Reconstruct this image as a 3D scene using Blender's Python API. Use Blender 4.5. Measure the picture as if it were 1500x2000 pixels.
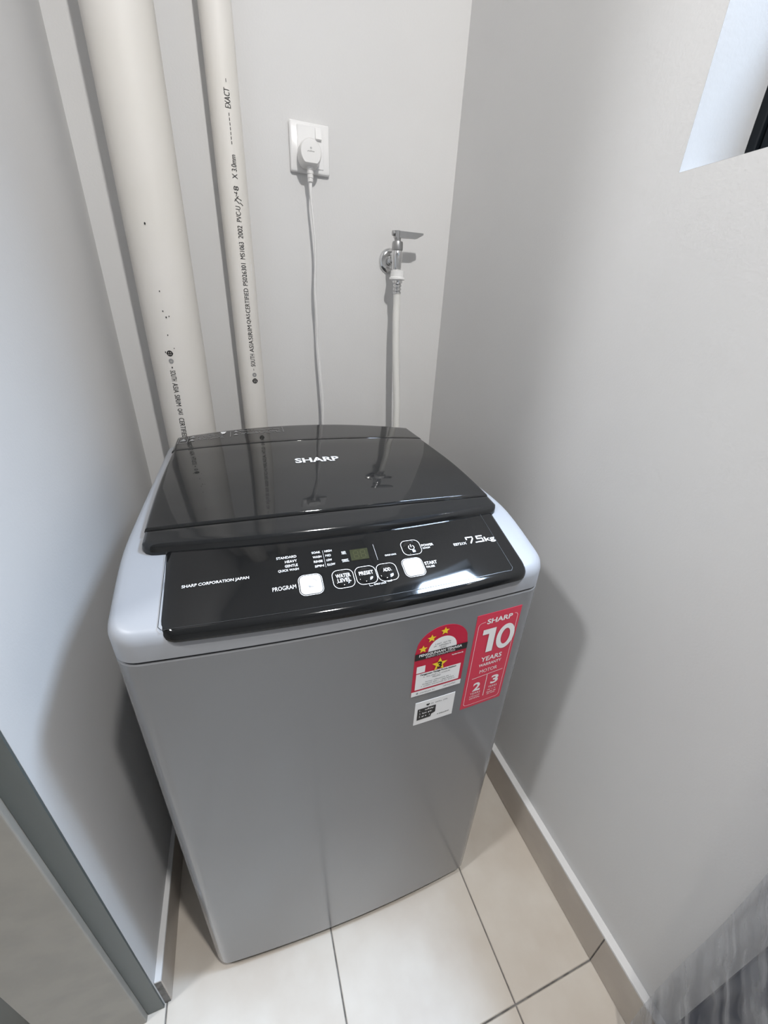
import bpy, math, random
from mathutils import Vector
random.seed(7)
for o in list(bpy.data.objects): bpy.data.objects.remove(o)
scene = bpy.context.scene
COL = scene.collection

# ------------------------------------------------------------------ camera
cam_d = bpy.data.cameras.new('camera'); cam = bpy.data.objects.new('camera', cam_d); COL.objects.link(cam)
cam.location = (0.0, 0.0, 1.16)
cam.rotation_euler = (math.radians(63.363), math.radians(-2.569), math.radians(-19.453))
cam_d.sensor_fit = 'VERTICAL'; cam_d.sensor_height = 36.0; cam_d.sensor_width = 27.0
cam_d.lens = 775.91 / 2000 * 36.0
cam_d.clip_start = 0.01
scene.camera = cam

# ------------------------------------------------------------------ world, lights, exposure
world = bpy.data.worlds.new('world'); scene.world = world; world.use_nodes = True
bg = world.node_tree.nodes['Background']; bg.inputs[0].default_value = (0.62, 0.76, 1.0, 1); bg.inputs[1].default_value = 0.6
def area_light(name, loc, target, size, power, col, size_y=None, shape='DISK', spread=180):
    d = bpy.data.lights.new(name, 'AREA'); d.shape = shape; d.size = size
    if size_y: d.size_y = size_y
    d.energy = power; d.color = col; d.spread = math.radians(spread)
    o = bpy.data.objects.new(name, d); COL.objects.link(o); o.location = loc
    o.rotation_euler = (Vector(target) - Vector(loc)).to_track_quat('-Z', 'Y').to_euler()
    return o
area_light('ceiling_lamp_light', (0.26, -0.20, 2.29), (0.26, 0.40, 0.6), 0.07, 13.5, (1.0, 0.975, 0.945))
area_light('kitchen_lamp_light', (-0.98, 0.10, 2.33), (-0.3, 0.25, 0), 0.16, 11.5, (0.97, 0.98, 1.0))
area_light('window_daylight', (1.08, 0.28, 3.10), (0.35, 0.10, 0.9), 0.70, 232.0, (0.60, 0.77, 1.0), 1.0, 'RECTANGLE')
vs = scene.view_settings
vs.view_transform = 'Standard'; vs.look = 'None'; vs.gamma = 1.0; vs.use_curve_mapping = False
vs.exposure = 0.41

# ------------------------------------------------------------------ materials
def srgb(r, g, b):
    f = lambda c: (c/255/12.92 if c/255 <= .04045 else ((c/255+.055)/1.055)**2.4)
    return (f(r), f(g), f(b), 1)
def mat(name, col, rough=.5, metal=0, spec=.5, noise=None, bump=None, coat=0, coat_rough=.03):
    m = bpy.data.materials.new(name); m.use_nodes = True
    nt = m.node_tree; b = nt.nodes['Principled BSDF']
    b.inputs['Base Color'].default_value = col; b.inputs['Roughness'].default_value = rough
    b.inputs['Metallic'].default_value = metal; b.inputs['Specular IOR Level'].default_value = spec
    b.inputs['Coat Weight'].default_value = coat; b.inputs['Coat Roughness'].default_value = coat_rough
    tc = nt.nodes.new('ShaderNodeTexCoord')
    if noise:
        scale, col2, lo, hi = noise
        n = nt.nodes.new('ShaderNodeTexNoise'); n.inputs['Scale'].default_value = scale; n.inputs['Detail'].default_value = 5
        nt.links.new(tc.outputs['Object'], n.inputs['Vector'])
        rp = nt.nodes.new('ShaderNodeValToRGB'); rp.color_ramp.elements[0].position = lo; rp.color_ramp.elements[1].position = hi
        rp.color_ramp.elements[0].color = col; rp.color_ramp.elements[1].color = col2
        nt.links.new(n.outputs['Fac'], rp.inputs['Fac']); nt.links.new(rp.outputs['Color'], b.inputs['Base Color'])
    if bump:
        scale, st, dist = bump
        n2 = nt.nodes.new('ShaderNodeTexNoise'); n2.inputs['Scale'].default_value = scale; n2.inputs['Detail'].default_value = 4
        nt.links.new(tc.outputs['Object'], n2.inputs['Vector'])
        bp = nt.nodes.new('ShaderNodeBump'); bp.inputs['Strength'].default_value = st; bp.inputs['Distance'].default_value = dist
        nt.links.new(n2.outputs['Fac'], bp.inputs['Height']); nt.links.new(bp.outputs['Normal'], b.inputs['Normal'])
    return m
def g(v, w=0): return (v+w, v, v-w, 1)
M = dict(
    wall=mat('wall_paint', g(.71, .003), .75, noise=(3, g(.685, .003), .35, .65), bump=(260, .10, .002)),
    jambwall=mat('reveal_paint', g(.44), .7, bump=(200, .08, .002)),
    ceiling=mat('ceiling_paint', g(.75), .8),
    tile=mat('floor_tile', (.62, .56, .49, 1), .32, noise=(7, (.70, .655, .59, 1), .38, .66), bump=(14, .04, .004)),
    grout=mat('grout', g(.13, .008), .9, noise=(60, g(.22, .01), .4, .6)),
    skirt=mat('skirting_tile', (.47, .42, .37, 1), .35, noise=(9, (.55, .50, .44, 1), .38, .66)),
    skirt_cap=mat('skirting_cap_paint', g(.76), .6),
    cabinet=mat('silver_paint', (.188, .191, .197, 1), .22, spec=.45, coat=.25, coat_rough=.08),
    frame=mat('silver_plastic', (.31, .318, .337, 1), .38),
    seam=mat('seam_dark', g(.04), .6),
    base=mat('base_plastic', g(.07), .6),
    edge=mat('overlay_edge', g(.022), .25),
    black=mat('gloss_black', g(.006), .06, spec=.5),
    lid=mat('smoked_lid', g(.013, .0003), .04, spec=.6),
    lidrim=mat('smoked_rim', g(.012), .08, spec=.5),
    btn_white=mat('button_silver', g(.78), .25),
    btn_icon=mat('button_icon_grey', g(.52), .3),
    print_white=mat('print_white', g(.80), .5),
    print_grey=mat('print_grey', g(.30), .5),
    olive=mat('display_olive', (.030, .032, .016, 1), .1),
    olive2=mat('display_digit', (.050, .052, .024, 1), .1),
    red=mat('sticker_red', (.62, .035, .075, 1), .4),
    crimson=mat('sticker_crimson', (.50, .012, .045, 1), .4),
    pink=mat('sticker_pink_line', (.85, .55, .58, 1), .4),
    white=mat('sticker_white', g(.80, .01), .45),
    shadow=mat('print_dark_red', (.22, .015, .03, 1), .4),
    yellow=mat('star_yellow', (.86, .62, .03, 1), .4),
    ink=mat('ink_black', g(.012), .5),
    pvc=mat('pvc_cream', (.74, .715, .67, 1), .55, noise=(5, (.76, .735, .70, 1), .4, .62)),
    socket=mat('socket_white', g(.84, .004), .25),
    plug=mat('plug_white', g(.80, .008), .35),
    cord=mat('cord_white', g(.80, .004), .4),
    hose=mat('hose_white', (.78, .775, .745, 1), .4),
    chrome=mat('chrome', g(.72), .14, metal=1),
    steel=mat('brushed_steel', g(.42), .35, metal=1),
    alu=mat('dark_aluminium', (.004, .006, .008, 1), .45, spec=.2),
    glass=mat('dark_glass', (.028, .038, .058, 1), .08),
    jamb=mat('door_jamb_beige', (.34, .322, .287, 1), .6, noise=(20, (.31, .295, .265, 1), .4, .6)),
    strip=mat('edge_strip_grey_green', (.115, .130, .126, 1), .5),
    gap_shade=mat('gap_shade_grey', (.12, .13, .125, 1), .55),  # shade of the gap past the jamb, put into a dark colour
    board=mat('wrapped_board', (.060, .064, .082, 1), .5, noise=(6, (.025, .033, .062, 1), .4, .6)),
)
def film_mat():
    m = bpy.data.materials.new('plastic_film'); m.use_nodes = True; nt = m.node_tree; nt.nodes.clear()
    out = nt.nodes.new('ShaderNodeOutputMaterial'); mix = nt.nodes.new('ShaderNodeMixShader')
    tr = nt.nodes.new('ShaderNodeBsdfTransparent'); pb = nt.nodes.new('ShaderNodeBsdfPrincipled')
    tr.inputs[0].default_value = (.86, .87, .89, 1)
    pb.inputs['Base Color'].default_value = (.55, .56, .58, 1); pb.inputs['Roughness'].default_value = .22
    tc = nt.nodes.new('ShaderNodeTexCoord'); mp = nt.nodes.new('ShaderNodeMapping'); mp.inputs['Scale'].default_value = (30, 48, 2.2); mr = nt.nodes.new('ShaderNodeMapping'); mr.inputs['Rotation'].default_value = (.42, 0, 0); nt.links.new(tc.outputs['Object'], mr.inputs['Vector'])
    nz_ = nt.nodes.new('ShaderNodeTexNoise'); nz_.inputs['Scale'].default_value = 1.0; nz_.inputs['Detail'].default_value = 5; nz_.inputs['Distortion'].default_value = .6
    rp = nt.nodes.new('ShaderNodeMapRange'); rp.inputs['From Min'].default_value = .38; rp.inputs['From Max'].default_value = .68; rp.inputs['To Min'].default_value = .06; rp.inputs['To Max'].default_value = .55
    bp = nt.nodes.new('ShaderNodeBump'); bp.inputs['Strength'].default_value = .8; bp.inputs['Distance'].default_value = .006
    nt.links.new(mr.outputs[0], mp.inputs['Vector']); nt.links.new(mp.outputs[0], nz_.inputs['Vector']); nt.links.new(nz_.outputs['Fac'], rp.inputs['Value'])
    nt.links.new(rp.outputs[0], mix.inputs[0]); nt.links.new(nz_.outputs['Fac'], bp.inputs['Height']); nt.links.new(bp.outputs[0], pb.inputs['Normal'])
    nt.links.new(tr.outputs[0], mix.inputs[1]); nt.links.new(pb.outputs[0], mix.inputs[2]); nt.links.new(mix.outputs[0], out.inputs[0])
    return m
M['film'] = film_mat()
def clear_mat():
    m = bpy.data.materials.new('clear_glass'); m.use_nodes = True; nt = m.node_tree; nt.nodes.clear()
    out = nt.nodes.new('ShaderNodeOutputMaterial'); mix = nt.nodes.new('ShaderNodeMixShader')
    tr = nt.nodes.new('ShaderNodeBsdfTransparent'); gl = nt.nodes.new('ShaderNodeBsdfGlossy'); gl.inputs['Roughness'].default_value = .02
    mix.inputs[0].default_value = .06
    nt.links.new(tr.outputs[0], mix.inputs[1]); nt.links.new(gl.outputs[0], mix.inputs[2]); nt.links.new(mix.outputs[0], out.inputs[0])
    return m
M['clear'] = clear_mat()

# ------------------------------------------------------------------ mesh helpers
class MB:
    def __init__(s): s.v = []; s.f = []
    def add(s, verts, faces):
        k = len(s.v); s.v += [tuple(p) for p in verts]; s.f += [tuple(i+k for i in f) for f in faces]; return s
    def box(s, x0, x1, y0, y1, z0, z1):
        return s.add([(x, y, z) for x in (x0, x1) for y in (y0, y1) for z in (z0, z1)],
                     [(0, 1, 3, 2), (4, 6, 7, 5), (0, 4, 5, 1), (2, 3, 7, 6), (0, 2, 6, 4), (1, 5, 7, 3)])
    def loft(s, loops, cap0=True, cap1=True):
        n = len(loops[0]); vs = [p for l in loops for p in l]; fs = []
        for i in range(len(loops)-1):
            for j in range(n):
                a, b = i*n+j, i*n+(j+1) % n
                fs.append((a, b, b+n, a+n))
        if cap0: fs.append(tuple(range(n-1, -1, -1)))
        if cap1: fs.append(tuple(range((len(loops)-1)*n, len(loops)*n)))
        return s.add(vs, fs)
    def lathe(s, prof, origin=(0, 0, 0), axis='Z', n=32, cap=True):
        loops = []
        for r, h in prof:
            l = []
            for k in range(n):
                a = 2*math.pi*k/n; c, d = r*math.cos(a), r*math.sin(a)
                p = {'Z': (c, d, h), 'Y': (d, h, c), 'X': (h, c, d)}[axis]
                l.append(tuple(p[i]+origin[i] for i in range(3)))
            loops.append(l)
        return s.loft(loops, cap, cap)
    def tube(s, pts, ra, rb=None, twist=None, n=10, sub=6):
        rb = rb or ra
        P = [Vector(p) for p in pts]; path = []
        for i in range(len(P)-1):
            p0 = P[max(i-1, 0)]; p1 = P[i]; p2 = P[i+1]; p3 = P[min(i+2, len(P)-1)]
            for k in range(sub):
                t = k/sub
                path.append(.5*((2*p1)+(p2-p0)*t+(2*p0-5*p1+4*p2-p3)*t*t+(3*p1-p0-3*p2+p3)*t**3))
        path.append(P[-1]); loops = []; N = len(path)
        up = Vector((1, 0, 0))
        for i, p in enumerate(path):
            t = (path[min(i+1, N-1)]-path[max(i-1, 0)]).normalized()
            u = (up - t*up.dot(t)).normalized(); w = t.cross(u); th = twist(i/(N-1)) if twist else 0
            l = []
            for k in range(n):
                a = 2*math.pi*k/n; c, d = ra*math.cos(a), rb*math.sin(a)
                c, d = c*math.cos(th)-d*math.sin(th), c*math.sin(th)+d*math.cos(th)
                l.append(p+u*c+w*d)
            loops.append(l)
        return s.loft(loops)
    def build(s, name, m, parent=None, smooth=None, bevel=None):
        me = bpy.data.meshes.new(name); me.from_pydata([tuple(p) for p in s.v], [], s.f); me.update()
        import bmesh
        bm = bmesh.new(); bm.from_mesh(me); bmesh.ops.recalc_face_normals(bm, faces=bm.faces)
        if bevel:
            bmesh.ops.bevel(bm, geom=[e for e in bm.edges if len(e.link_faces) == 2 and e.calc_face_angle(0) > .5], offset=bevel, segments=3, affect='EDGES', profile=.5)
        bm.to_mesh(me); bm.free()
        me.materials.append(M[m])
        if smooth is not None:
            me.set_sharp_from_angle(angle=math.radians(smooth))
            me.polygons.foreach_set('use_smooth', [True]*len(me.polygons))
        o = bpy.data.objects.new(name, me); COL.objects.link(o)
        if parent: o.parent = parent
        return o
def tag(o, label=None, cat=None, kind=None, group=None):
    for k, v in (('label', label), ('category', cat), ('kind', kind), ('group', group)):
        if v: o[k] = v
    return o
def empty(name, loc, rz=0, parent=None):
    o = bpy.data.objects.new(name, None); COL.objects.link(o); o.location = loc; o.rotation_euler = (0, 0, rz)
    o.empty_display_size = .05
    if parent: o.parent = parent
    return o
_tc = {}
def text2d(s, bold=0.0):
    """flat glyph mesh of s, squeezed into the unit square"""
    key = (s, bold)
    if key in _tc: return _tc[key]
    cu = bpy.data.curves.new('t', 'FONT'); cu.body = s; cu.offset = bold; cu.resolution_u = 3; cu.fill_mode = 'FRONT'
    ob = bpy.data.objects.new('t', cu); COL.objects.link(ob)
    dg = bpy.context.evaluated_depsgraph_get(); me = bpy.data.meshes.new_from_object(ob.evaluated_get(dg))
    vs = [(v.co.x, v.co.y) for v in me.vertices]; fs = [tuple(p.vertices) for p in me.polygons]
    bpy.data.objects.remove(ob); bpy.data.curves.remove(cu); bpy.data.meshes.remove(me)
    x0 = min(v[0] for v in vs); x1 = max(v[0] for v in vs); y0 = min(v[1] for v in vs); y1 = max(v[1] for v in vs)
    r = ([((x-x0)/(x1-x0), (y-y0)/(y1-y0)) for x, y in vs], fs); _tc[key] = r
    return r
def put_text(mb, s, x, y, w, h, surf, off, bold=0.0):
    vs, fs = text2d(s, 0.0 if 'M' in s else bold); mb.add([surf(x+u*w, y+v*h, off) for u, v in vs], fs)
def put_quad(mb, x0, y0, x1, y1, surf, off, nx=1):
    for i in range(nx):
        a = x0+(x1-x0)*i/nx; b = x0+(x1-x0)*(i+1)/nx
        mb.add([surf(a, y0, off), surf(b, y0, off), surf(b, y1, off), surf(a, y1, off)], [(0, 1, 2, 3)])
def put_poly(mb, pts, surf, off): mb.add([surf(x, y, off) for x, y in pts], [tuple(range(len(pts)))])
def rrect(cx, cy, w, h, r, n=5):
    pts = []
    for sx, sy, a0 in ((1, 1, 0), (-1, 1, 90), (-1, -1, 180), (1, -1, 270)):
        for k in range(n+1):
            a = math.radians(a0+90*k/n); pts.append((cx+sx*(w/2-r)+r*math.cos(a), cy+sy*(h/2-r)+r*math.sin(a)))
    return pts
def put_ring(mb, outer, inner, surf, off):
    n = len(outer); mb.add([surf(*p, off) for p in outer]+[surf(*p, off) for p in inner], [(i, (i+1) % n, n+(i+1) % n, n+i) for i in range(n)])
def put_line(mb, a, b, t, surf, off):
    dx, dy = b[0]-a[0], b[1]-a[1]; L = math.hypot(dx, dy); px, py = -dy/L*t/2, dx/L*t/2
    put_poly(mb, [(a[0]+px, a[1]+py), (b[0]+px, b[1]+py), (b[0]-px, b[1]-py), (a[0]-px, a[1]-py)], surf, off)
def scribble(mb, x, y, w, h, surf, off, seed=1):
    # print too small to read: a row of uneven ticks
    rn = random.Random(seed+int(x*1e4)+int(y*1e4)); u = 0
    while u < w:
        b = h*rn.uniform(.22, .6); b = min(b, w-u)
        if rn.random() > .14: y0 = y+h*rn.uniform(0, .25); put_quad(mb, x+u, y0, x+u+b*.8, y0+h*rn.uniform(.45, .75), surf, off)
        u += b+h*.10
def circle(cx, cy, rx, ry=None, n=28, a0=0, a1=360):
    ry = ry or rx
    return [(cx+rx*math.cos(math.radians(a0+(a1-a0)*k/n)), cy+ry*math.sin(math.radians(a0+(a1-a0)*k/n))) for k in range(n+(a1-a0 != 360))]
def put_star(mb, cx, cy, R, surf, off, rot=0, sx=1):
    pts = [(cx+sx*(R if k % 2 == 0 else R*.45)*math.cos(math.radians(90+rot+36*k)), cy+(R if k % 2 == 0 else R*.45)*math.sin(math.radians(90+rot+36*k))) for k in range(10)]
    mb.add([surf(cx, cy, off)]+[surf(*p, off) for p in pts], [(0, k+1, (k+1) % 10+1) for k in range(10)])

# ------------------------------------------------------------------ the setting
WX, BY, CEIL, T = .566, 1.1194, 2.40, .706
JY, SILL, HEAD = .490, 1.337, 2.25           # window reveal: far jamb, sill, head
REAR, FARL = -1.7, -2.3

fl = MB().box(FARL, WX+.25, REAR, BY+.1, -.06, -.003).build('floor', 'grout'); tag(fl, 'pale beige ceramic floor tiles with dark grout', kind='structure')
TX, TY, TW, TD = .0612, .1395, .3085, .6085
tile_me = {}
def tile(x0, x1, y0, y1):
    gp = .0013; w, d = x1-x0-2*gp, y1-y0-2*gp
    if w < .01 or d < .01: return
    key = (round(w, 4), round(d, 4))
    if key not in tile_me:
        b = .0012
        lo = lambda i, z: [(i, i, z), (w-i, i, z), (w-i, d-i, z), (i, d-i, z)]
        o = MB().loft([lo(0, -.008), lo(0, -b), lo(b, 0)]).build('floor_tile', 'tile'); tile_me[key] = o.data
    else:
        o = bpy.data.objects.new('floor_tile', tile_me[key]); COL.objects.link(o)
    o.location = (x0+gp, y0+gp, 0); o.parent = fl
i = -8
while TX+TW*i < WX:
    j = -4
    while TY+TD*j < BY:
        tile(max(TX+TW*i, FARL), min(TX+TW*(i+1), WX), max(TY+TD*j, REAR), min(TY+TD*(j+1), BY)); j += 1
    i += 1
tag(MB().box(FARL-.1, T, REAR-.1, BY+.1, CEIL, CEIL+.1).build('ceiling', 'ceiling'), kind='structure')
tag(MB().box(-.42, WX, BY, BY+.1, 0, CEIL).build('wall_back', 'wall'), 'light grey painted back wall behind the washing machine', kind='structure')
wr = MB()
T = .706
wr.box(WX, T, REAR, BY+.1, 0, SILL); wr.box(WX, T, JY, BY+.1, SILL, CEIL); wr.box(WX, T, REAR, -.62, SILL, CEIL); wr.box(WX, T, -.62, JY, HEAD, CEIL)
tag(wr.build('wall_right', 'wall'), 'light grey painted wall with a window recess', kind='structure')
# left partition: inner face leans a little, free end by the doorway
wl = MB(); wl.loft([[(-.250, .351, z), (-.238, BY, z), (-.277, BY, z), (-.277, .351, z)] for z in (0, CEIL)])
tag(wl.build('wall_left', 'wall'), 'grey painted partition wall left of the washing machine', kind='structure')
tag(MB().box(FARL-.1, FARL, REAR, BY, 0, CEIL).build('wall_far', 'wall'), kind='structure')
tag(MB().box(FARL, WX, REAR-.1, REAR, 0, CEIL).build('wall_rear', 'wall'), kind='structure')
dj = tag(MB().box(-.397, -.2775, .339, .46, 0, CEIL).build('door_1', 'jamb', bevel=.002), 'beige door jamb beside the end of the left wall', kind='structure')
MB().box(FARL, -.3975, .395, .44, .005, CEIL).build('gap_shade_panel', 'gap_shade', dj)  # added panel, coloured dark in place of the shaded gap beyond the jamb
# window in the right wall
w1 = MB(); fx0, fx1 = .670, .702
for b in ((fx0, fx1, JY-.013, JY, SILL, HEAD), (fx0, fx1, -.62, JY, SILL, SILL+.014), (fx0, fx1, -.62, JY, HEAD-.04, HEAD), (fx0, fx1, -.62, -.58, SILL, HEAD), (fx0, fx1, -.62, JY, 1.50, 1.53)): w1.box(*b)
w1 = tag(w1.build('window_1', 'alu', bevel=.002), 'dark aluminium window in a white recess of the right wall', kind='structure')
sash = MB()
for b in ((fx0+.005, fx1+.004, JY-.030, JY-.016, SILL+.018, 1.497), (fx0+.005, fx1+.004, -.575, JY-.030, SILL+.018, SILL+.030)): sash.box(*b)
sash.build('window_sash', 'alu', w1)
MB().box(.688, .692, -.575, JY-.028, SILL+.026, 1.50).build('window_pane', 'glass', w1)
MB().box(.684, .687, -.578, JY-.0135, 1.532, HEAD-.042).build('window_pane', 'clear', w1)
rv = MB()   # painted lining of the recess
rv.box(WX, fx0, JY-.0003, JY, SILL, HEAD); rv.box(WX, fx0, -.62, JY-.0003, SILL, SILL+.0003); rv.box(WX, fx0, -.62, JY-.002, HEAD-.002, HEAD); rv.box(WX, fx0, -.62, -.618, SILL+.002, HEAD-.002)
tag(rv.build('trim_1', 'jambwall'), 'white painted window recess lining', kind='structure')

def skirting(name, x_wall, x_face, joints, h, label):
    lo, hi = min(x_wall, x_face), max(x_wall, x_face)
    base = MB().box(lo+(.002 if x_face < x_wall else 0), hi-(0 if x_face < x_wall else .002), joints[0], joints[-1], 0.0005, h-.004)
    o = tag(base.build(name, 'grout'), label, kind='structure')
    for a, b in zip(joints, joints[1:]):
        MB().box(lo, hi, a+.001, b-.001, .0015, h-.006).build('skirting_tile', 'skirt', o, bevel=.0008)
    MB().box(lo, hi, joints[0], joints[-1], h-.0058, h).build('skirting_cap', 'skirt_cap', o, bevel=.001)
    return o
skirting('baseboard_right', WX, .550, [REAR, -1.0775, -.469, .1395, .748, BY], .108, 'beige tile skirting with a white top along the right wall')
bl = skirting('baseboard_left', -.2495, -.2385, [.353, .748, BY], .102, 'beige tile skirting with a white top along the left wall')
tag(MB().box(-.277, -.2502, .3475, .3508, .002, CEIL-.002).build('trim_2', 'strip'), 'dark grey green edge strip on the end of the left wall', kind='structure')

# ------------------------------------------------------------------ washing machine
wm = tag(empty('washing_machine', (.114, .345, 0), math.radians(-1.2)), 'silver top-loading washing machine with smoked lid and black control panel', 'washing machine')
HW, DP, RC = .268, .548, .030
def yfront(x): return .012*(x/HW)**2
def outline(ins=0.0, back_bulge=.012, hw=HW, dp=DP, rc=RC, y_off=0.0):
    pts = []; w = hw-ins; r = max(rc-ins, .004)
    for k in range(73): pts.append(((-1+2*k/72)*(w-r), yfront((-1+2*k/72)*(w-r))+ins+y_off))
    cy = yfront(w-r)+ins+r+y_off; by = dp-ins; yb = by-back_bulge-r; side = [cy+(yb-cy)*k/24 for k in range(1, 24)]
    for k in range(1, 13):
        a = math.radians(-90+90*k/12); pts.append((w-r+r*math.cos(a), cy+r*math.sin(a)))
    for y in side: pts.append((w, y))
    for k in range(0, 9):
        a = math.radians(90*k/8); pts.append((w-r+r*math.cos(a), yb+r*math.sin(a)))
    for k in range(1, 12):
        x = (w-r)*(1-2*k/12); pts.append((x, by-back_bulge*(x/(w-r))**2))
    for k in range(0, 9):
        a = math.radians(90+90*k/8); pts.append((-(w-r)+r*math.cos(a), yb+r*math.sin(a)))
    for y in reversed(side): pts.append((-w, y))
    for k in range(0, 12):
        a = math.radians(180+90*k/12); pts.append((-(w-r)+r*math.cos(a), cy+r*math.sin(a)))
    return pts
def lvl(pts, z): return [(x, y, z(y) if callable(z) else z) for x, y in pts]
# cabinet body
flare = lambda pts: [(x*1.022 if x < 0 else x, y) for x, y in pts]
cb = MB().loft([lvl(flare(outline(.003)), .024), lvl(flare(outline(0)), .028), lvl(outline(0), .8205), lvl(outline(.0015), .8220)])
cb.build('cabinet', 'cabinet', wm, smooth=35)
MB().loft([lvl(outline(.012), .010), lvl(outline(.012), .03)]).build('base', 'base', wm, smooth=35)
for sx in (-1, 1):
    for yy in (.06, .48):
        MB().lathe([(.018, 0), (.018, .006), (.012, .012)], (sx*.22, yy, 0), n=16).build('foot', 'base', wm, smooth=40)
MB().loft([lvl(outline(.0035), .820), lvl(outline(.0035), .828)]).build('seam_strip', 'seam', wm)
def interp(tab):
    def f(y):
        if y <= tab[0][0]: return tab[0][1]
        for (a, za), (b, zb) in zip(tab, tab[1:]):
            if y <= b:
                t = (y-a)/(b-a); return za+(zb-za)*t
        return tab[-1][1]
    return f
zt = interp([(0, .8545), (.02, .8611), (.04, .8679), (.06, .8747), (.08, .8813), (.10, .8873), (.12, .8920), (.14, .8948), (.17, .8965), (.25, .898), (.56, .900)])
zf = lambda dz: (lambda y: zt(y)+dz)
fr = MB().loft([lvl(outline(.001), .8245), lvl(outline(0), .8255), lvl(outline(0), zf(-.012)), lvl(outline(.0015), zf(-.006)),
                lvl(outline(.005), zf(-.0015)), lvl(outline(.010), zf(0)), lvl(outline(.016), zf(0)), lvl(outline(.022), zf(0)), lvl(outline(.030), zf(0)), lvl(outline(.040), zf(0)), lvl(outline(.050), zf(0)), lvl(outline(.056), zf(0))], True, False)
# top deck under panel and lid, in strips from side to side
ys = sorted(set([round(yfront(.2)+.055+.005*k, 4) for k in range(88)]))
half = .268-.052-.004
fr.add([(x, y, zt(y)) for y in ys for x in (-half-.004, half+.004)], [(2*k, 2*k+1, 2*k+3, 2*k+2) for k in range(len(ys)-1)])
fr.build('top_frame', 'frame', wm, smooth=40)
# control panel: flat black slope that turns down over the front edge
P0y, P0z, SLy, SLz = .005, .858, .94678, .32190
def zp(y): return P0z+(y-P0y)*SLz/SLy
def panel_outline(ins):
    w = .2252-ins; r = .020-ins*.5; pts = []; ox = .0078
    for k in range(25):
        x = (-1+2*k/24)*(w-r); pts.append((x, yfront(x)-.0035+ins))
    cy = yfront(w-r)-.0035+ins+r
    for k in range(1, 7):
        a = math.radians(-90+90*k/6); pts.append((w-r+r*math.cos(a), cy+r*math.sin(a)))
    pts += [(w, .075), (w, .132-ins), (0, .132-ins), (-w, .132-ins), (-w, .075)]
    for k in range(0, 6):
        a = math.radians(180+90*k/6); pts.append((-(w-r)+r*math.cos(a), cy+r*math.sin(a)))
    return [(x+ox, y) for x, y in pts]
pn = MB().loft([lvl(panel_outline(.004), lambda y: zp(y)-.0115), lvl(panel_outline(.001), lambda y: zp(y)-.0105), lvl(panel_outline(0), lambda y: zp(y)-.0090), lvl(panel_outline(0), lambda y: zp(y)-.0055), lvl(panel_outline(.0012), lambda y: zp(y)-.003),
                lvl(panel_outline(.004), lambda y: zp(y)-.0006), lvl(panel_outline(.0075), lambda y: zp(y))])
panel = pn.build('control_panel', 'black', wm, smooth=38)
def ps(x, s, off):
    x, s = .984*x+.010*s-.004, 1.01*s-.005
    return (x, P0y+s*SLy-off*SLz, P0z+s*SLz+off*SLy)
# overlay edge line
ol = MB(); o_out = [(-.2165, .118), (-.2165, .0165), (-.213, .0125)] + [(-.20+.4*k/10, .0075+.0055*((-.20+.4*k/10)/.21)**2) for k in range(11)] + [(.213, .0125), (.2165, .0165), (.2165, .118)]
for a, b in zip(o_out, o_out[1:]): put_line(ol, a, b, .0007, ps, .0003)
ol.build('overlay_border', 'edge', panel)
tx = MB()
def T1(s, x, y, w, h, b=0.0):
    mb = MB(); put_text(mb, s, x, y, w, h, ps, .0003, b); mb.build('panel_legend', 'print_white', panel)
T1('SHARP CORPORATION JAPAN', -.1968, .0592, .0728, .0050, .012)
T1('STANDARD', -.0906, .0820, .0247, .0038, .01); T1('HEAVY', -.0807, .0752, .0147, .0038, .01)
T1('GENTLE', -.0814, .0686, .0156, .0038, .01); T1('QUICK WASH', -.0902, .0622, .0248, .0039, .01)
for k, (a, b) in enumerate((('SOAK', 'HIGH'), ('WASH', 'MID'), ('RINSE', 'LOW'), ('SPIN', 'E.LOW'))):
    y = .0838-.00715*k
    T1(a, -.0463+.0003*k, y, .0112, .0034, .015); T1(b, -.0297, y, (.0094, .0070, .0072, .0100)[k], .0034, .012)
for k in range(14): put_quad(tx, -.0324, .0612+.0019*k, -.0318, .0621+.0019*k, ps, .0003)
T1('RES.', -.0083, .0793, .0060, .0022, .02); T1('MIN.', -.0083, .0766, .0060, .0021, .02)
T1('PRESET', -.0103, .0668, .0085, .0021, .02); T1('(HOUR)', -.0100, .0642, .0085, .0021, .02)
for k in range(16): put_quad(tx, .0358, .0608+.00165*k, .0363, .0617+.00165*k, ps, .0003)
T1('CHILD LOCK', .0473, .0646, .0160, .0024, .02)
T1('PROGRAM', -.0990, .0372, .0273, .0056, .016)
T1('POWER', .1025, .0715, .0176, .0040, .016); T1('ON/OFF', .1027, .0676, .0112, .0024, .02)
T1('START', .0962, .0417, .0178, .0050, .02); T1('PAUSE', .0968, .0369, .0118, .0030, .02)
T1('ES721X', .1495, .0652, .0200, .0042, .015)
def strokes(name, paths, t):
    mb = MB()
    for p in paths:
        for a_, b_ in zip(p, p[1:]):
            dx, dy = b_[0]-a_[0], b_[1]-a_[1]; L = math.hypot(dx, dy); e = t*.35/L
            put_line(mb, (a_[0]-dx*e, a_[1]-dy*e), (b_[0]+dx*e, b_[1]+dy*e), t, ps, .0003)
    mb.build(name, 'print_white', panel)
strokes('panel_legend', [[(.1722, .0730), (.1722, .0765), (.1822, .0765), (.1822, .0735), (.1765, .0662)]], .0019)
strokes('panel_legend', [[(.1848, .0662), (.1862, .0662)]], .0019)
strokes('panel_legend', [[(.1980, .0765), (.1892, .0765), (.1890, .0722), (.1970, .0722), (.1975, .0665), (.1882, .0665)]], .0019)
T1('kg', .2000, .0632, .0165, .0105, .015)
T1('CHILD LOCK', .0212, .0242, .0160, .0022, .02)
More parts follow.
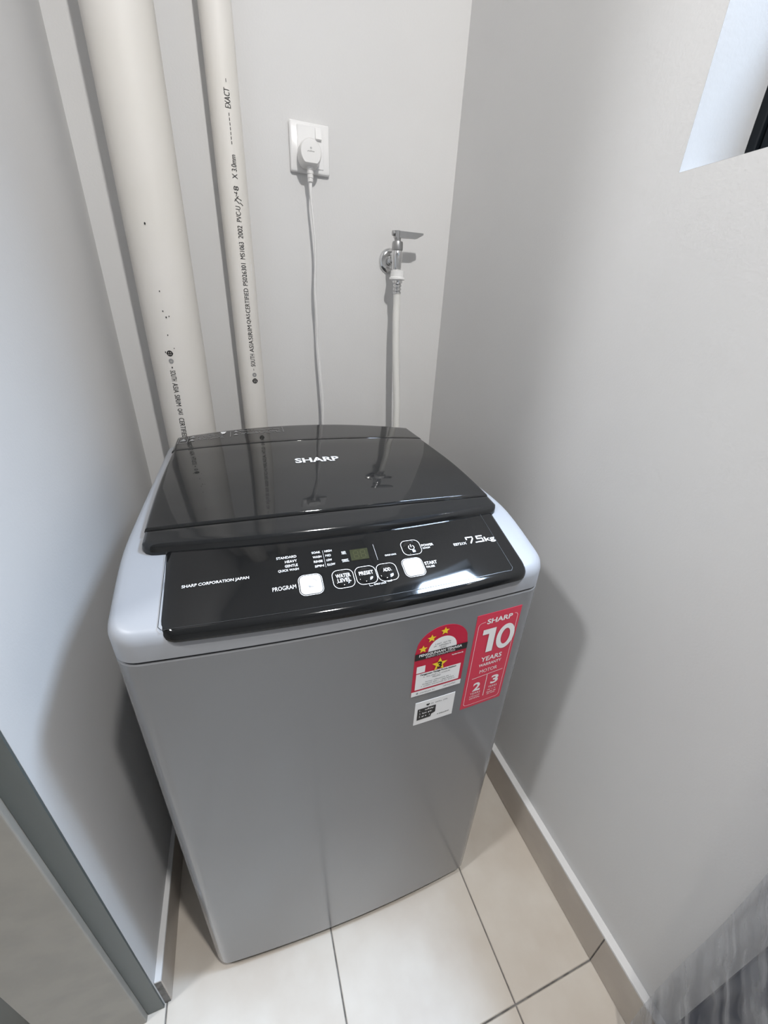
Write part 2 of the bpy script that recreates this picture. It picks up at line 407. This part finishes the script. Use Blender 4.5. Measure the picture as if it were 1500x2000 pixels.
put_line(tx, (.0155, .0262), (.0155, .0240), .0004, ps, .0003); put_line(tx, (.0155, .0240), (.0198, .0240), .0004, ps, .0003)
put_line(tx, (.0448, .0290), (.0448, .0262), .0004, ps, .0003); put_line(tx, (.0448, .0262), (.0390, .0262), .0004, ps, .0003)
tx.build('panel_divider', 'print_white', panel)['kind'] = 'stuff'
# display
dm = MB(); put_poly(dm, [(.0016, .0648), (.0258, .0648), (.0268, .0822), (.0026, .0822)], ps, .0004); dm.build('display', 'olive', panel)
sg = MB()
for cx in (.0098, .0192):
    for y in (.0675, .0735, .0795): put_quad(sg, cx-.0024, y-.0006, cx+.0024, y+.0006, ps, .0006)
    for y in (.0705, .0765):
        for dx in (-.0030, .0030): put_quad(sg, cx+dx-.0006, y-.0022, cx+dx+.0006, y+.0022, ps, .0006)
sg.build('display_digits', 'olive2', panel)
# buttons
def button(cx, cy, white, legend):
    w, h, r = (.0290, .0290, .0075) if white else (.0272, .0268, .0080)
    if legend == 'power': w, h = .0278, .0250
    rg = MB()
    if white:
        put_ring(rg, rrect(cx, cy, w, h, r), rrect(cx, cy, w-.0012, h-.0012, r-.0006), ps, .0005)
        put_ring(rg, rrect(cx, cy, w-.0012, h-.0012, r-.0006), rrect(cx, cy, w-.0012, h-.0012, r-.0006), ps, .0005)
    else:
        put_ring(rg, rrect(cx, cy, w, h, r), rrect(cx, cy, w-.0014, h-.0014, r-.0007), ps, .0005)
    rg.build('button_ring', 'print_white', panel)
    bb = MB()
    if white:
        iw, ih, ir = w-.0030, h-.0030, r-.0015
        bb.loft([[ps(*p, -.001) for p in rrect(cx, cy, iw, ih, ir)], [ps(*p, .0008) for p in rrect(cx, cy, iw, ih, ir)], [ps(*p, .0013) for p in rrect(cx, cy, iw-.0012, ih-.0012, ir-.0006)]], True, False)
        n = len(rrect(cx, cy, iw, ih, ir)); R0 = .0095
        loops = [[ps(*p, .0013) for p in rrect(cx, cy, iw-.0012, ih-.0012, ir-.0006)]]
        base = rrect(cx, cy, iw-.0012, ih-.0012, ir-.0006)
        for rr, of in ((1.0, .0013), (.92, .0009), (.6, .0004), (.25, .0002)):
            loops.append([ps(cx+R0*rr*math.cos(math.atan2(p[1]-cy, p[0]-cx)), cy+R0*rr*math.sin(math.atan2(p[1]-cy, p[0]-cx)), of) for p in base])
        bb.loft(loops, False, True)
        bb.build('button', 'btn_white', panel, smooth=50)
    else:
        prof = ((0.0118, .0002), (.0114, .0008), (.009, .0016), (.005, .0021), (.002, .0022)) if legend != 'power' else ((.0115, .0002), (.011, .0006), (.002, .0007))
        bb.loft([[ps(cx+r_*math.cos(2*math.pi*k/28), cy+r_*math.sin(2*math.pi*k/28), of) for k in range(28)] for r_, of in prof], False, True)
        bb.build('button', 'black', panel, smooth=50)
    ic = MB(); hgt = .0026
    def t(s, x, y, w_, h_): put_text(ic, s, x, y, w_, h_, ps, hgt, .02)
    if legend == 'water': t('WATER', cx-.0093, cy+.0004, .0186, .0056); t('LEVEL', cx-.0080, cy-.0062, .0165, .0054)
    if legend == 'preset': t('PRESET', cx-.0092, cy-.0010, .0184, .0056)
    if legend == 'add': t('ADD.', cx-.0056, cy-.0004, .0112, .0052)
    if legend == 'power':
        hgt = .0011
        put_ring_arc = circle(cx, cy-.0004, .0044, n=20, a0=125, a1=415), circle(cx, cy-.0004, .0034, n=20, a0=125, a1=415)
        o_, i_ = put_ring_arc; n = len(o_)
        ic.add([ps(*p, hgt) for p in o_]+[ps(*p, hgt) for p in i_], [(k, k+1, n+k+1, n+k) for k in range(n-1)])
        put_quad(ic, cx-.0005, cy-.0002, cx+.0005, cy+.0050, ps, hgt)
    if not white: ic.build('button_legend', 'print_white', panel)
    else:
        hgt = .0011
        put_ring(ic, circle(cx, cy, .0088), circle(cx, cy, .0080), ps, .0014)
        if legend == 'program':
            put_quad(ic, cx-.0030, cy-.0034, cx-.0004, cy+.0042, ps, hgt); put_quad(ic, cx-.0030, cy-.0034, cx+.0044, cy-.0008, ps, hgt)
        else:
            put_poly(ic, [(cx-.0046, cy-.004), (cx+.0004, cy), (cx-.0046, cy+.004)], ps, hgt)
            for dx in (.0018, .0042): put_quad(ic, cx+dx, cy-.0036, cx+dx+.0012, cy+.0036, ps, hgt)
        ic.build('button_legend', 'btn_icon', panel)
button(-.0542, .0392, True, 'program'); button(-.0142, .0402, False, 'water'); button(.0150, .0404, False, 'preset'); button(.0430, .0402, False, 'add')
button(.0870, .0727, False, 'power'); button(.0796, .0412, True, 'start')

# lid: smoked window and front grip strip, both domed
LX = .2435
def zl(x, y):
    z = .920 - (.017*((.32-y)/.21)**2 if y < .32 else 0)
    return z + .009*max(0, 1-(x/LX)**2)*min(1, max(0, (y-.10)/.30))
def lid_front(x): return .104+.010*(x/LX)**2
def lid_seam(x): return .1480
def slab(y0f, y1f, hw, z_drop, bev, nx=32, ny=16, corner0=0.0, zextra=0.0):
    """domed slab between two plan curves; corner0 rounds the front corners"""
    def ring(ins, dz):
        pts = []
        w = hw-ins
        def P(u, v):
            x = w*u; a = y0f(x)+ins; b = y1f(x)-ins
            if corner0:
                e = max(0, (abs(x)-(hw-corner0))/corner0); e = min(e, 1); a += corner0*(1-math.sqrt(max(0, 1-e*e)))*.9
            return (x, a+(b-a)*v)
        us = [math.sin(math.pi/2*(-1+2*k/nx)) for k in range(nx+1)]
        for u in us: pts.append(P(u, 0))
        for k in range(1, ny): pts.append(P(1, k/ny))
        for u in reversed(us): pts.append(P(u, 1))
        for k in range(ny-1, 0, -1): pts.append(P(-1, k/ny))
        return [(x, y, zl(x, y)+dz+zextra) for x, y in pts], P, us
    mb = MB()
    r0, _, _ = ring(bev*1.5, -z_drop-.003); r1, _, _ = ring(0, -z_drop); r2, _, _ = ring(0, -bev*1.3); r3, _, _ = ring(bev*.35, -bev*.5); r4, P, us = ring(bev, -bev*.1)
    mb.loft([r0, r1, r2, r3, r4], True, False)
    vs = []; fs = []
    for j in range(ny+1):
        for u in us:
            x, y = P(u, j/ny); edge = j in (0, ny) or abs(u) > .9999
            vs.append((x, y, zl(x, y)+zextra-(bev*.1 if edge else 0)))
    for j in range(ny):
        for k in range(nx):
            a = j*(nx+1)+k; fs.append((a, a+1, a+nx+2, a+nx+1))
    mb.add(vs, fs)
    return mb
lid_o = slab(lambda x: lid_seam(x)+.0006, lambda x: .4255, LX, .024, .003).build('lid', 'lid', wm, smooth=40)
slab(lid_front, lambda x: lid_seam(x)-.0006, LX, .0135, .005, corner0=.014, ny=8).build('lid_grip', 'lidrim', lid_o, smooth=40)
deck = slab(lambda x: .4270, lambda x: .542-.030*(x/.25)**2, .2455, .024, .003).build('rear_deck', 'lid', wm, smooth=40)
def ls(x, y, off): return (x, y, zl(x, y)+off)
lt = MB(); put_text(lt, 'SHARP', -.0388, .3015, .0762, .0215, ls, .0005, .03); lt.build('lid_lettering', 'print_white', lid_o)
dl = MB()
def tri(x, y, w, h): put_poly(dl, [(x-w/2, y), (x+w/2, y), (x, y+h)], ls, .0006)
def frame_line(x0, y0, x1, y1):
    for a, b in (((x0, y0), (x1, y0)), ((x1, y0), (x1, y1)), ((x1, y1), (x0, y1)), ((x0, y1), (x0, y0))): put_line(dl, a, b, .0009, ls, .0006)
frame_line(-.2400, .4660, -.2235, .5060); tri(-.2315, .478, .0120, .0170)
for (cx, ys) in ((-.2155, (.4745, .4955)), (-.1345, (.488, .509))):
    for y in ys: tri(cx, y, .0100, .0120)
for k in range(5): scribble(dl, -.2070, .4780+.0070*k, .0520-.004*(k % 2), .0042, ls, .0006)
put_line(dl, (-.1450, .480), (-.1450, .518), .0009, ls, .0006)
for k in (0, 1, 3): scribble(dl, -.1270, .4910+.0075*k, .0800, .0050, ls, .0006)
put_line(dl, (-.0405, .490), (-.0405, .528), .0009, ls, .0006)
dl.build('deck_lettering', 'print_grey', deck)['kind'] = 'stuff'
dm = MB(); put_poly(dm, [(-.1615, .5040), (-.1565, .5040), (-.1530, .5190), (-.1650, .5190)], ls, .0008); dm.build('deck_mark', 'print_white', deck)

# stickers on the front
def word(s, x, z, w, h, off, b, m, parent, name='sticker_word'):
    mb = MB(); put_text(mb, s, x, z, w, h, fs_, off, b); mb.build(name, m, parent)
def fs_(x, z, off): return (x-.002, yfront(x-.002)-off, z)
def sticker_sheet(name, x0, x1, zb, ztop, m, label, nx=10):
    mb = MB(); lo = []
    for off in (-.0002, .0004):
        pts = []
        for k in range(nx+1): x = x0+(x1-x0)*k/nx; pts.append(fs_(x, zb(x), off))
        for k in range(nx, -1, -1): x = x0+(x1-x0)*k/nx; pts.append(fs_(x, ztop(x), off))
        lo.append(pts)
    n = len(lo[0]); vs = lo[0]+lo[1]; fc = [(i, (i+1) % n, n+(i+1) % n, n+i) for i in range(n)]
    for k in range(nx): fc.append((n+k, n+k+1, n+n-2-k, n+n-1-k)); fc.append((k+1, k, n-1-k, n-2-k))
    mb.add(vs, fc); o = mb.build(name, m, wm); o['label'] = label
    return o
# warranty sticker
wa = sticker_sheet('warranty_sticker', .1622, .2372, lambda x: .6095, lambda x: .7985, 'red', 'tall red ten years warranty sticker')
a = MB()
word('SHARP', .1800, .7795, .0432, .0092, .0008, .03, 'white', wa)
word('YEARS', .1828, .7055, .0370, .0095, .0008, .02, 'white', wa); word('WARRANTY', .1812, .6955, .0400, .0060, .0008, .02, 'white', wa)
word('MOTOR', .1850, .6815, .0315, .0070, .0008, 0, 'white', wa)
word('2', .1785, .6445, .0135, .0185, .0008, .03, 'white', wa); word('3', .2105, .6490, .0140, .0185, .0008, .03, 'white', wa)
word('YEARS', .1755, .6375, .0185, .0045, .0008, 0, 'white', wa); scribble(a, .1755, .6325, .0185, .0028, fs_, .0008); word('GENERAL', .1757, .6270, .0195, .0038, .0008, 0, 'white', wa)
word('YEARS', .2080, .6410, .0165, .0045, .0008, 0, 'white', wa); scribble(a, .2080, .6355, .0165, .0028, fs_, .0008); scribble(a, .2075, .6300, .0180, .0034, fs_, .0008); scribble(a, .2085, .6260, .0150, .0030, fs_, .0008)
put_line(a, (.1735, .6735), (.2285, .6765), .0009, fs_, .0008); put_line(a, (.2010, .6740), (.2012, .6270), .0011, fs_, .0008)
a.build('sticker_divider', 'white', wa)['kind'] = 'stuff'
def ten(mb, dx, dz, off):
    put_poly(mb, [(.1875+dx, .7245+dz), (.1985+dx, .7245+dz), (.1985+dx, .7700+dz), (.1875+dx, .7700+dz)], fs_, off); put_poly(mb, [(.1765+dx, .7605+dz), (.1875+dx, .7605+dz), (.1875+dx, .7700+dz), (.1765+dx, .7700+dz)], fs_, off)
    put_ring(mb, circle(.2182+dx, .7470+dz, .0158, .0238, n=36), circle(.2182+dx, .7470+dz, .0078, .0150, n=36), fs_, off)
a = MB(); ten(a, .0010, -.0010, .0007); a.build('sticker_shadow', 'shadow', wa)
a = MB(); ten(a, 0, 0, .0010); a.build('sticker_number', 'white', wa)
a = MB(); X0, X1, Z0, Z1, r = .1668, .2325, .6155, .7875, .006
path = [(.1775, Z1-.003), (X0+r, Z1-.0035)] + circle(X0+r, Z1-.0035-r, r, n=5, a0=90, a1=180) + circle(X0+r, Z0+r, r, n=5, a0=180, a1=270) + circle(X1-r, Z0+r, r, n=5, a0=270, a1=359.9) + circle(X1-r, Z1-r, r, n=5, a0=0, a1=90) + [(.2260, Z1)]
for p, q in zip(path, path[1:]):
    if math.dist(p, q) > 1e-6: put_line(a, p, q, .0009, fs_, .0008)
a.build('sticker_border', 'pink', wa)
# energy label with arched top
cxE, wE = .1127, .0400
arch = lambda x: .7565+.0410*math.sqrt(max(0, 1-((x-cxE)/wE)**2))**.9
en = sticker_sheet('energy_label', cxE-wE, cxE+wE, lambda x: .6745, arch, 'crimson', 'arched red energy rating label with yellow stars', nx=28)
def panel_piece(name, m, draw):
    mb = MB(); draw(mb); return mb.build(name, m, en)
panel_piece('label_footer', 'white', lambda a: put_quad(a, cxE-wE+.0002, .6740, cxE+wE-.0002, .6835, fs_, .0007, 6))
panel_piece('label_box', 'white', lambda a: put_quad(a, .0775, .6865, .1475, .7178, fs_, .0007, 6))
panel_piece('label_dome', 'white', lambda a: put_poly(a, circle(.1132, .7562, .0218, .0225, n=16, a0=180, a1=0), fs_, .0007))
panel_piece('label_square', 'white', lambda a: put_quad(a, .0772, .7195, .0902, .7325, fs_, .0007))
panel_piece('label_band', 'ink', lambda a: put_quad(a, cxE-wE, .7450, cxE+wE, .7565, fs_, .0009, 6))
for x, z in ((.0832, .7640), (.0945, .7800), (.1135, .7880)): panel_piece('label_star', 'yellow', lambda a: put_star(a, x, z, .0068, fs_, .0010))
panel_piece('rating_star', 'yellow', lambda a: put_star(a, .1118, .7278, .0125, fs_, .0012))
word('3', .1085, .7205, .0072, .0125, .0014, .04, 'ink', en, 'rating_number')
word('PENGGUNAAN TENAGA', .0785, .7508, .0655, .0046, .0012, .03, 'white', en); word('ENERGY CONSUMPTION', .0890, .7463, .0445, .0034, .0012, .03, 'white', en)
panel_piece('label_code', 'white', lambda a: scribble(a, .1300, .7380, .0180, .0035, fs_, .0010))['kind'] = 'stuff'
word('Penggunaan Tenaga Purata Setahun', .0840, .7128, .0560, .0038, .0010, .03, 'ink', en)
a = MB()
scribble(a, .1010, .7665, .0240, .0030, fs_, .0010); scribble(a, .0995, .7622, .0270, .0032, fs_, .0010); scribble(a, .1085, .7585, .0100, .0025, fs_, .0010)
scribble(a, .1035, .7040, .0130, .0038, fs_, .0010); scribble(a, .0890, .7085, .0420, .0026, fs_, .0010)
for k, (x0, w) in enumerate(((.0930, .040), (.0890, .050), (.0860, .055))): scribble(a, x0, .6980-.0040*k, w, .0026, fs_, .0010)
scribble(a, .0860, .6775, .0240, .0030, fs_, .0010); scribble(a, .1220, .6785, .0220, .0028, fs_, .0010)
put_poly(a, circle(.0820, .6790, .0018, n=10), fs_, .0010)
a.build('label_small_print', 'print_grey', en)['kind'] = 'stuff'
# small white label
sm = sticker_sheet('instruction_label', .0820, .1475, lambda x: .6085, lambda x: .6572, 'white', 'small white label with a black instruction box')
a = MB(); put_poly(a, [(.0868, .6425), (.1165, .6425), (.1165, .6270), (.1105, .6245), (.1095, .6190), (.0868, .6180)], fs_, .0007)
put_poly(a, [(.0995, .6480), (.1028, .6455), (.1060, .6480), (.1045, .6505), (.1028, .6492), (.1010, .6505)], fs_, .0007)
scribble(a, .1210, .6180, .0200, .0026, fs_, .0007)
a.build('label_box', 'ink', sm)['kind'] = 'stuff'
a = MB(); scribble(a, .1075, .6468, .0280, .0032, fs_, .0007); a.build('label_heading', 'print_grey', sm)['kind'] = 'stuff'
a = MB()
for k in range(3): put_text(a, '%d.' % (k+1), .0895, .6368-.0066*k, .0030, .0038, fs_, .0010); scribble(a, .0945, .6366-.0066*k, .0190-.003*k, .0042, fs_, .0010)
a.build('label_lettering', 'white', sm)['kind'] = 'stuff'

# ------------------------------------------------------------------ pipes
def pipe(name, cx, cy, r, label):
    root = tag(empty(name, (cx, cy, 0)), label, 'pipe')
    MB().lathe([(r, .001), (r, CEIL-.002)], n=64).build('pipe_tube', 'pvc', root, smooth=30)
    return root
def pipe_surf(r, ang0, z0, up):
    def f(u, v, off):
        # u runs along the pipe, v across it
        d = v if up else -v
        a = ang0 - d/r*(1)
        z = z0+u if up else z0-u
        return ((r+off)*math.cos(a), (r+off)*math.sin(a), z)
    return f
BPR, SPR = .0550, .0285
big = pipe('drain_pipe', -.112, 1.0430, BPR, 'thick cream plastic drain pipe nearest the left wall')
small = pipe('water_pipe', .0405, 1.0760, SPR, 'thin cream plastic pipe between the thick pipe and the socket')
# print on the pipes
pt = MB(); sf = pipe_surf(SPR, math.radians(-71), 0, True); hh = .0095
def pw(s, za, zb, h=hh, b=.0): put_text(pt, s, za, 0, zb-za, h, sf, 0.0008, b)
pw('SOUTH', 1.0318, 1.0595); pw('ASIA', 1.0635, 1.0890); pw('SIRIM', 1.0905, 1.1205); pw('QAS', 1.1235, 1.1440); pw('CERTIFIED', 1.1460, 1.1945)
pw('PS026301', 1.1997, 1.2415); pw('MS1063', 1.2490, 1.2795); pw('2002', 1.2860, 1.3080); pw('PVC-U', 1.3145, 1.3405); pw('8', 1.3660, 1.3730); pw('X', 1.3846, 1.3925); pw('3.0mm', 1.3965, 1.4215)
for k in range(7): put_quad(pt, 1.437+.0068*k, .0040, 1.4415+.0068*k, .0052, sf, 0.0008)
pw('EXACT', 1.4890, 1.5165, .0100); put_quad(pt, 1.5240, .0040, 1.5290, .0050, sf, 0.0008); put_quad(pt, 1.0225, .0040, 1.0265, .0050, sf, 0.0008)
# maker's roundels at the start of the print, and scrape marks over it
def roundel(mb, f, u, v, R):
    put_ring(mb, circle(u, v, R, n=16), circle(u, v, R*.62, n=16), f, 0.0008); put_quad(mb, u-R*.9, v-R*.18, u+R*.9, v+R*.18, f, 0.0008); put_quad(mb, u-R*.15, v-R*1.1, u+R*.15, v+R*1.1, f, 0.0008)
roundel(pt, sf, .9985, .0040, .0058)
for (u0, v0, u1, v1) in ((1.345, .001, 1.352, .009), (1.348, .010, 1.357, .002), (1.351, -.004, 1.3545, .006), (1.356, .006, 1.364, .004), (1.343, -.006, 1.347, .0), (1.361, .0035, 1.363, .009)): put_line(pt, (u0, v0), (u1, v1), .0012, sf, 0.0008)
pt.build('pipe_print', 'ink', small)['kind'] = 'stuff'
pg = MB(); put_ring(pg, circle(1.0125, .0040, .0048, n=16), circle(1.0125, .0040, .0016, n=16), sf, 0.0008); pg.build('pipe_mark', 'print_grey', small)
ch = MB(); sc_ = pipe_surf(SPR, math.radians(-46), 0, True)
for u, v, L, t in ((1.228, 0, .014, .0022), (1.210, .001, .016, .0012), (1.185, -.0005, .010, .0010), (1.245, .001, .006, .0012)): put_line(ch, (u, v), (u+L, v-.002), t, sc_, .0004)
ch.build('pipe_scuff', 'socket', small)
pb = MB(); bf = pipe_surf(BPR, math.radians(-106.5), 1.10, False)
def pd(s, za, zb, h=.0105): put_text(pb, s, 1.10-za, 0, za-zb, h, bf, 0.0008)
pd('SOUTH', 1.0300, 1.0085); pd('ASIA', 1.0040, .9840); pd('SIRIM', .9795, .9555); pd('QAS', .9500, .9360); pd('CERTIFIED', .9290, .8820)
roundel(pb, bf, 1.10-1.0640, .0060, .0058); put_quad(pb, 1.10-1.0375, .0045, 1.10-1.0345, .0070, bf, 0.0008)
for (z, v, s_) in ((1.178, .008, .0010), (1.143, .0075, .0010), (1.132, .0115, .0012), (1.134, .017, .0009), (1.099, .0085, .0010), (1.066, -.002, .0012), (1.074, .016, .0008), (1.287, .004, .0014)): put_poly(pb, circle(1.10-z, v, s_*1.5, s_, n=8), bf, 0.0008)
pb.build('pipe_print', 'ink', big)['kind'] = 'stuff'
pg = MB(); put_ring(pg, circle(1.10-1.0490, .0060, .0048, n=16), circle(1.10-1.0490, .0060, .0016, n=16), bf, 0.0008); pg.build('pipe_mark', 'print_grey', big)

# ------------------------------------------------------------------ wall socket, plug and cord
SX, SZ = .2082, 1.4690
so = tag(empty('wall_socket', (SX, BY, SZ)), 'square white switched wall socket above the washing machine', 'socket')
MB().loft([[(x, -y, z) for x, z in rrect(0, 0, w, w, r)] for w, r, y in ((.0855, .004, .0005), (.0855, .004, .0060), (.0835, .004, .0085), (.0800, .003, .0095))]).build('face_plate', 'socket', so, smooth=40)
MB().loft([[(x, -y, z) for x, z in rrect(0.001, .001, w, h, .002)] for w, h, y in ((.056, .070, .009), (.056, .070, .0102), (.0550, .069, .0108))]).build('face_insert', 'socket', so, smooth=30)
rk = MB(); rk.add([(.0115, -.0105, .0135), (.0245, -.0105, .0135), (.0245, -.0105, .0345), (.0115, -.0105, .0345), (.0115, -.0165, .0155), (.0245, -.0165, .0155), (.0245, -.0122, .0340), (.0115, -.0122, .0340)],
       [(0, 1, 2, 3), (4, 5, 6, 7), (0, 1, 5, 4), (1, 2, 6, 5), (2, 3, 7, 6), (3, 0, 4, 7)])
rk.build('switch_rocker', 'socket', so, bevel=.0006)
pl = tag(empty('power_plug', (.2035, BY-.0108, 1.4535)), 'round white plug in the wall socket with its cord hanging down', 'plug')
def plug_out(w, h, cut):
    pts = []
    for k in range(40):
        a = 2*math.pi*k/40; x, z = w*math.cos(a), h*math.sin(a)
        pts.append((x, max(z, -cut)))
    return pts
MB().loft([[(x, -y, z) for x, z in plug_out(w, h, c)] for w, h, c, y in ((.0235, .0255, .021, .0), (.0240, .026, .0215, .004), (.0240, .026, .0215, .018), (.0228, .0245, .0200, .028), (.0222, .0235, .0190, .0325), (.0205, .0215, .0172, .0345))]).build('plug_body', 'plug', pl, smooth=40)
a = MB(); scribble(a, -.0075, .000, .015, .0028, lambda x, z, off: (x, -.0345-off, z), .0003); put_ring(a, circle(0, .0065, .0018, n=12), circle(0, .0065, .0010, n=12), lambda x, z, off: (x, -.0345-off, z), .0003); a.build('plug_marking', 'print_grey', pl)['kind'] = 'stuff'
bt = MB()
bt.lathe([(.0072, -.018), (.0072, -.026), (.0060, -.0265), (.0060, -.0275), (.0070, -.028), (.0068, -.0325), (.0056, -.033), (.0056, -.034), (.0066, -.0345), (.0064, -.0395), (.0052, -.040), (.0052, -.041), (.0061, -.0415), (.0058, -.0460), (.0040, -.0475)], (0, -.017, 0), n=20)
bt.build('cord_boot', 'plug', pl, smooth=35)
cd = [(0, -.017, -.044), (-.001, -.019, -.068), (.003, -.021, -.114), (.0065, -.022, -.172), (.003, -.021, -.245), (.0045, -.019, -.311), (.006, -.020, -.381), (.0105, -.024, -.456), (.0135, -.027, -.523), (.0115, -.030, -.600), (.010, -.036, -.72), (.02, -.05, -.86)]
MB().tube(cd, .0038, .0024, twist=lambda t: 9.0*t+.6*math.sin(14*t), n=12, sub=10).build('power_cord', 'cord', pl, smooth=60)

# ------------------------------------------------------------------ tap and inlet hose
tp = tag(empty('angle_tap', (.4045, BY, 1.2775)), 'chrome lever tap on the back wall near the right corner', 'tap')
MB().lathe([(.0285, -.0002), (.0285, -.0025), (.0265, -.0060), (.0200, -.0085), (.0110, -.0095)], axis='Y', n=40).build('flange', 'chrome', tp, smooth=40)
MB().lathe([(.0105, -.006), (.0105, -.020), (.0125, -.0205), (.0125, -.030), (.0100, -.0305), (.0100, -.056)], axis='Y', n=24).build('wall_stem', 'chrome', tp, smooth=40)
MB().lathe([(.0100, -.0235), (.0115, -.021), (.0118, -.006), (.0135, -.002), (.0140, .008), (.0130, .0165), (.0105, .020)], (0, -.052, 0), n=28).build('tap_body', 'chrome', tp, smooth=40)
MB().lathe([(.0100, .018), (.0132, .0185), (.0135, .021), (.0130, .0325), (.0120, .0360), (.0075, .0365), (.0075, .0440)], (0, -.052, 0), n=28).build('bonnet', 'steel', tp, smooth=40)
hd = MB(); hd.lathe([(.0072, .040), (.0078, .041), (.0078, .0565), (.0070, .0575)], (-.001, -.052, 0), n=24)
hd.loft([[(-.0085, y, z) for y, z in ((-.0590, .0435), (-.0450, .0435), (-.0450, .0570), (-.0590, .0570))], [(.048, y, z) for y, z in ((-.0590, .0455), (-.0450, .0455), (-.0450, .0570), (-.0590, .0570))], [(.063, y, z) for y, z in ((-.0590, .0535), (-.0450, .0535), (-.0450, .0570), (-.0590, .0570))]])
hd.lathe([(.0055, -.014), (.0055, -.008)], (0, -.052, .052), axis='X', n=16)
hd.build('lever', 'steel', tp, smooth=30)
hs = tag(empty('inlet_hose', (.4045, BY-.052, 1.2775)), 'white water hose hanging from the chrome tap behind the washing machine', 'hose')
MB().lathe([(.0135, -.0235), (.0165, -.024), (.0168, -.037), (.0190, -.0385), (.0195, -.0425), (.0150, -.0440), (.0110, -.0445)], (.003, 0, 0), n=32).build('hose_nut', 'socket', hs, smooth=35)
fe = MB(); pr = [(.0120, -.044), (.0125, -.050), (.0100, -.0515)]
for k in range(3):
    z = -.0525-.0078*k; pr += [(.0088, z), (.0108, z-.0015), (.0108, z-.0050), (.0088, z-.0065)]
fe.lathe(pr+[(.0086, -.0765)], (.0045, 0, 0), n=24).build('hose_ferrule', 'chrome', hs, smooth=30)
hp = [(.0045, 0, -.070), (.0060, .000, -.095), (.0050, -.003, -.127), (.0060, -.010, -.200), (.0085, -.020, -.280), (.0105, -.030, -.350), (.0090, -.037, -.410), (.006, -.050, -.52), (.0, -.06, -.66)]
MB().tube(hp, .0092, n=16, sub=8).build('hose_tube', 'hose', hs, smooth=60)

# ------------------------------------------------------------------ film-wrapped board leaning on the right wall, near corner
wb = tag(empty('wrapped_board', (.533, -.25, 0)), 'dark board wrapped in crumpled clear plastic against the right wall', 'board')
MB().box(-.016, .014, -.42, .268, .004, 1.02).build('board', 'board', wb, bevel=.003)
fm = MB(); nx, nz = 220, 50; rnd = random.Random(3); vs = []; fcs = []
for j in range(nz+1):
    t = j/nz; z = .055+.99*t
    for k in range(nx+1):
        s = k/nx; edge = .292+.045*t*.8+.006*math.sin(7*t+1)
        y = -.42+(edge+.42)*s
        q = (s-.60*t)*62+.9*math.sin(5*t+2)+1.2*math.sin(s*9)
        amp = .25+.75*max(0, math.sin((s-.6*t)*23))
        w = .0075*amp*(abs(math.sin(q))**.6-.6)+.0022*math.sin(s*171+13*t)+.0012*math.sin(s*40+31*t)
        x = -.025+w
        if s > .93: x += (s-.93)/.07*.016
        vs.append((x, y, z))
for j in range(nz):
    for k in range(nx):
        a = j*(nx+1)+k; fcs.append((a, a+1, a+nx+2, a+nx+1))
fm.add(vs, fcs).build('plastic_film', 'film', wb, smooth=180)
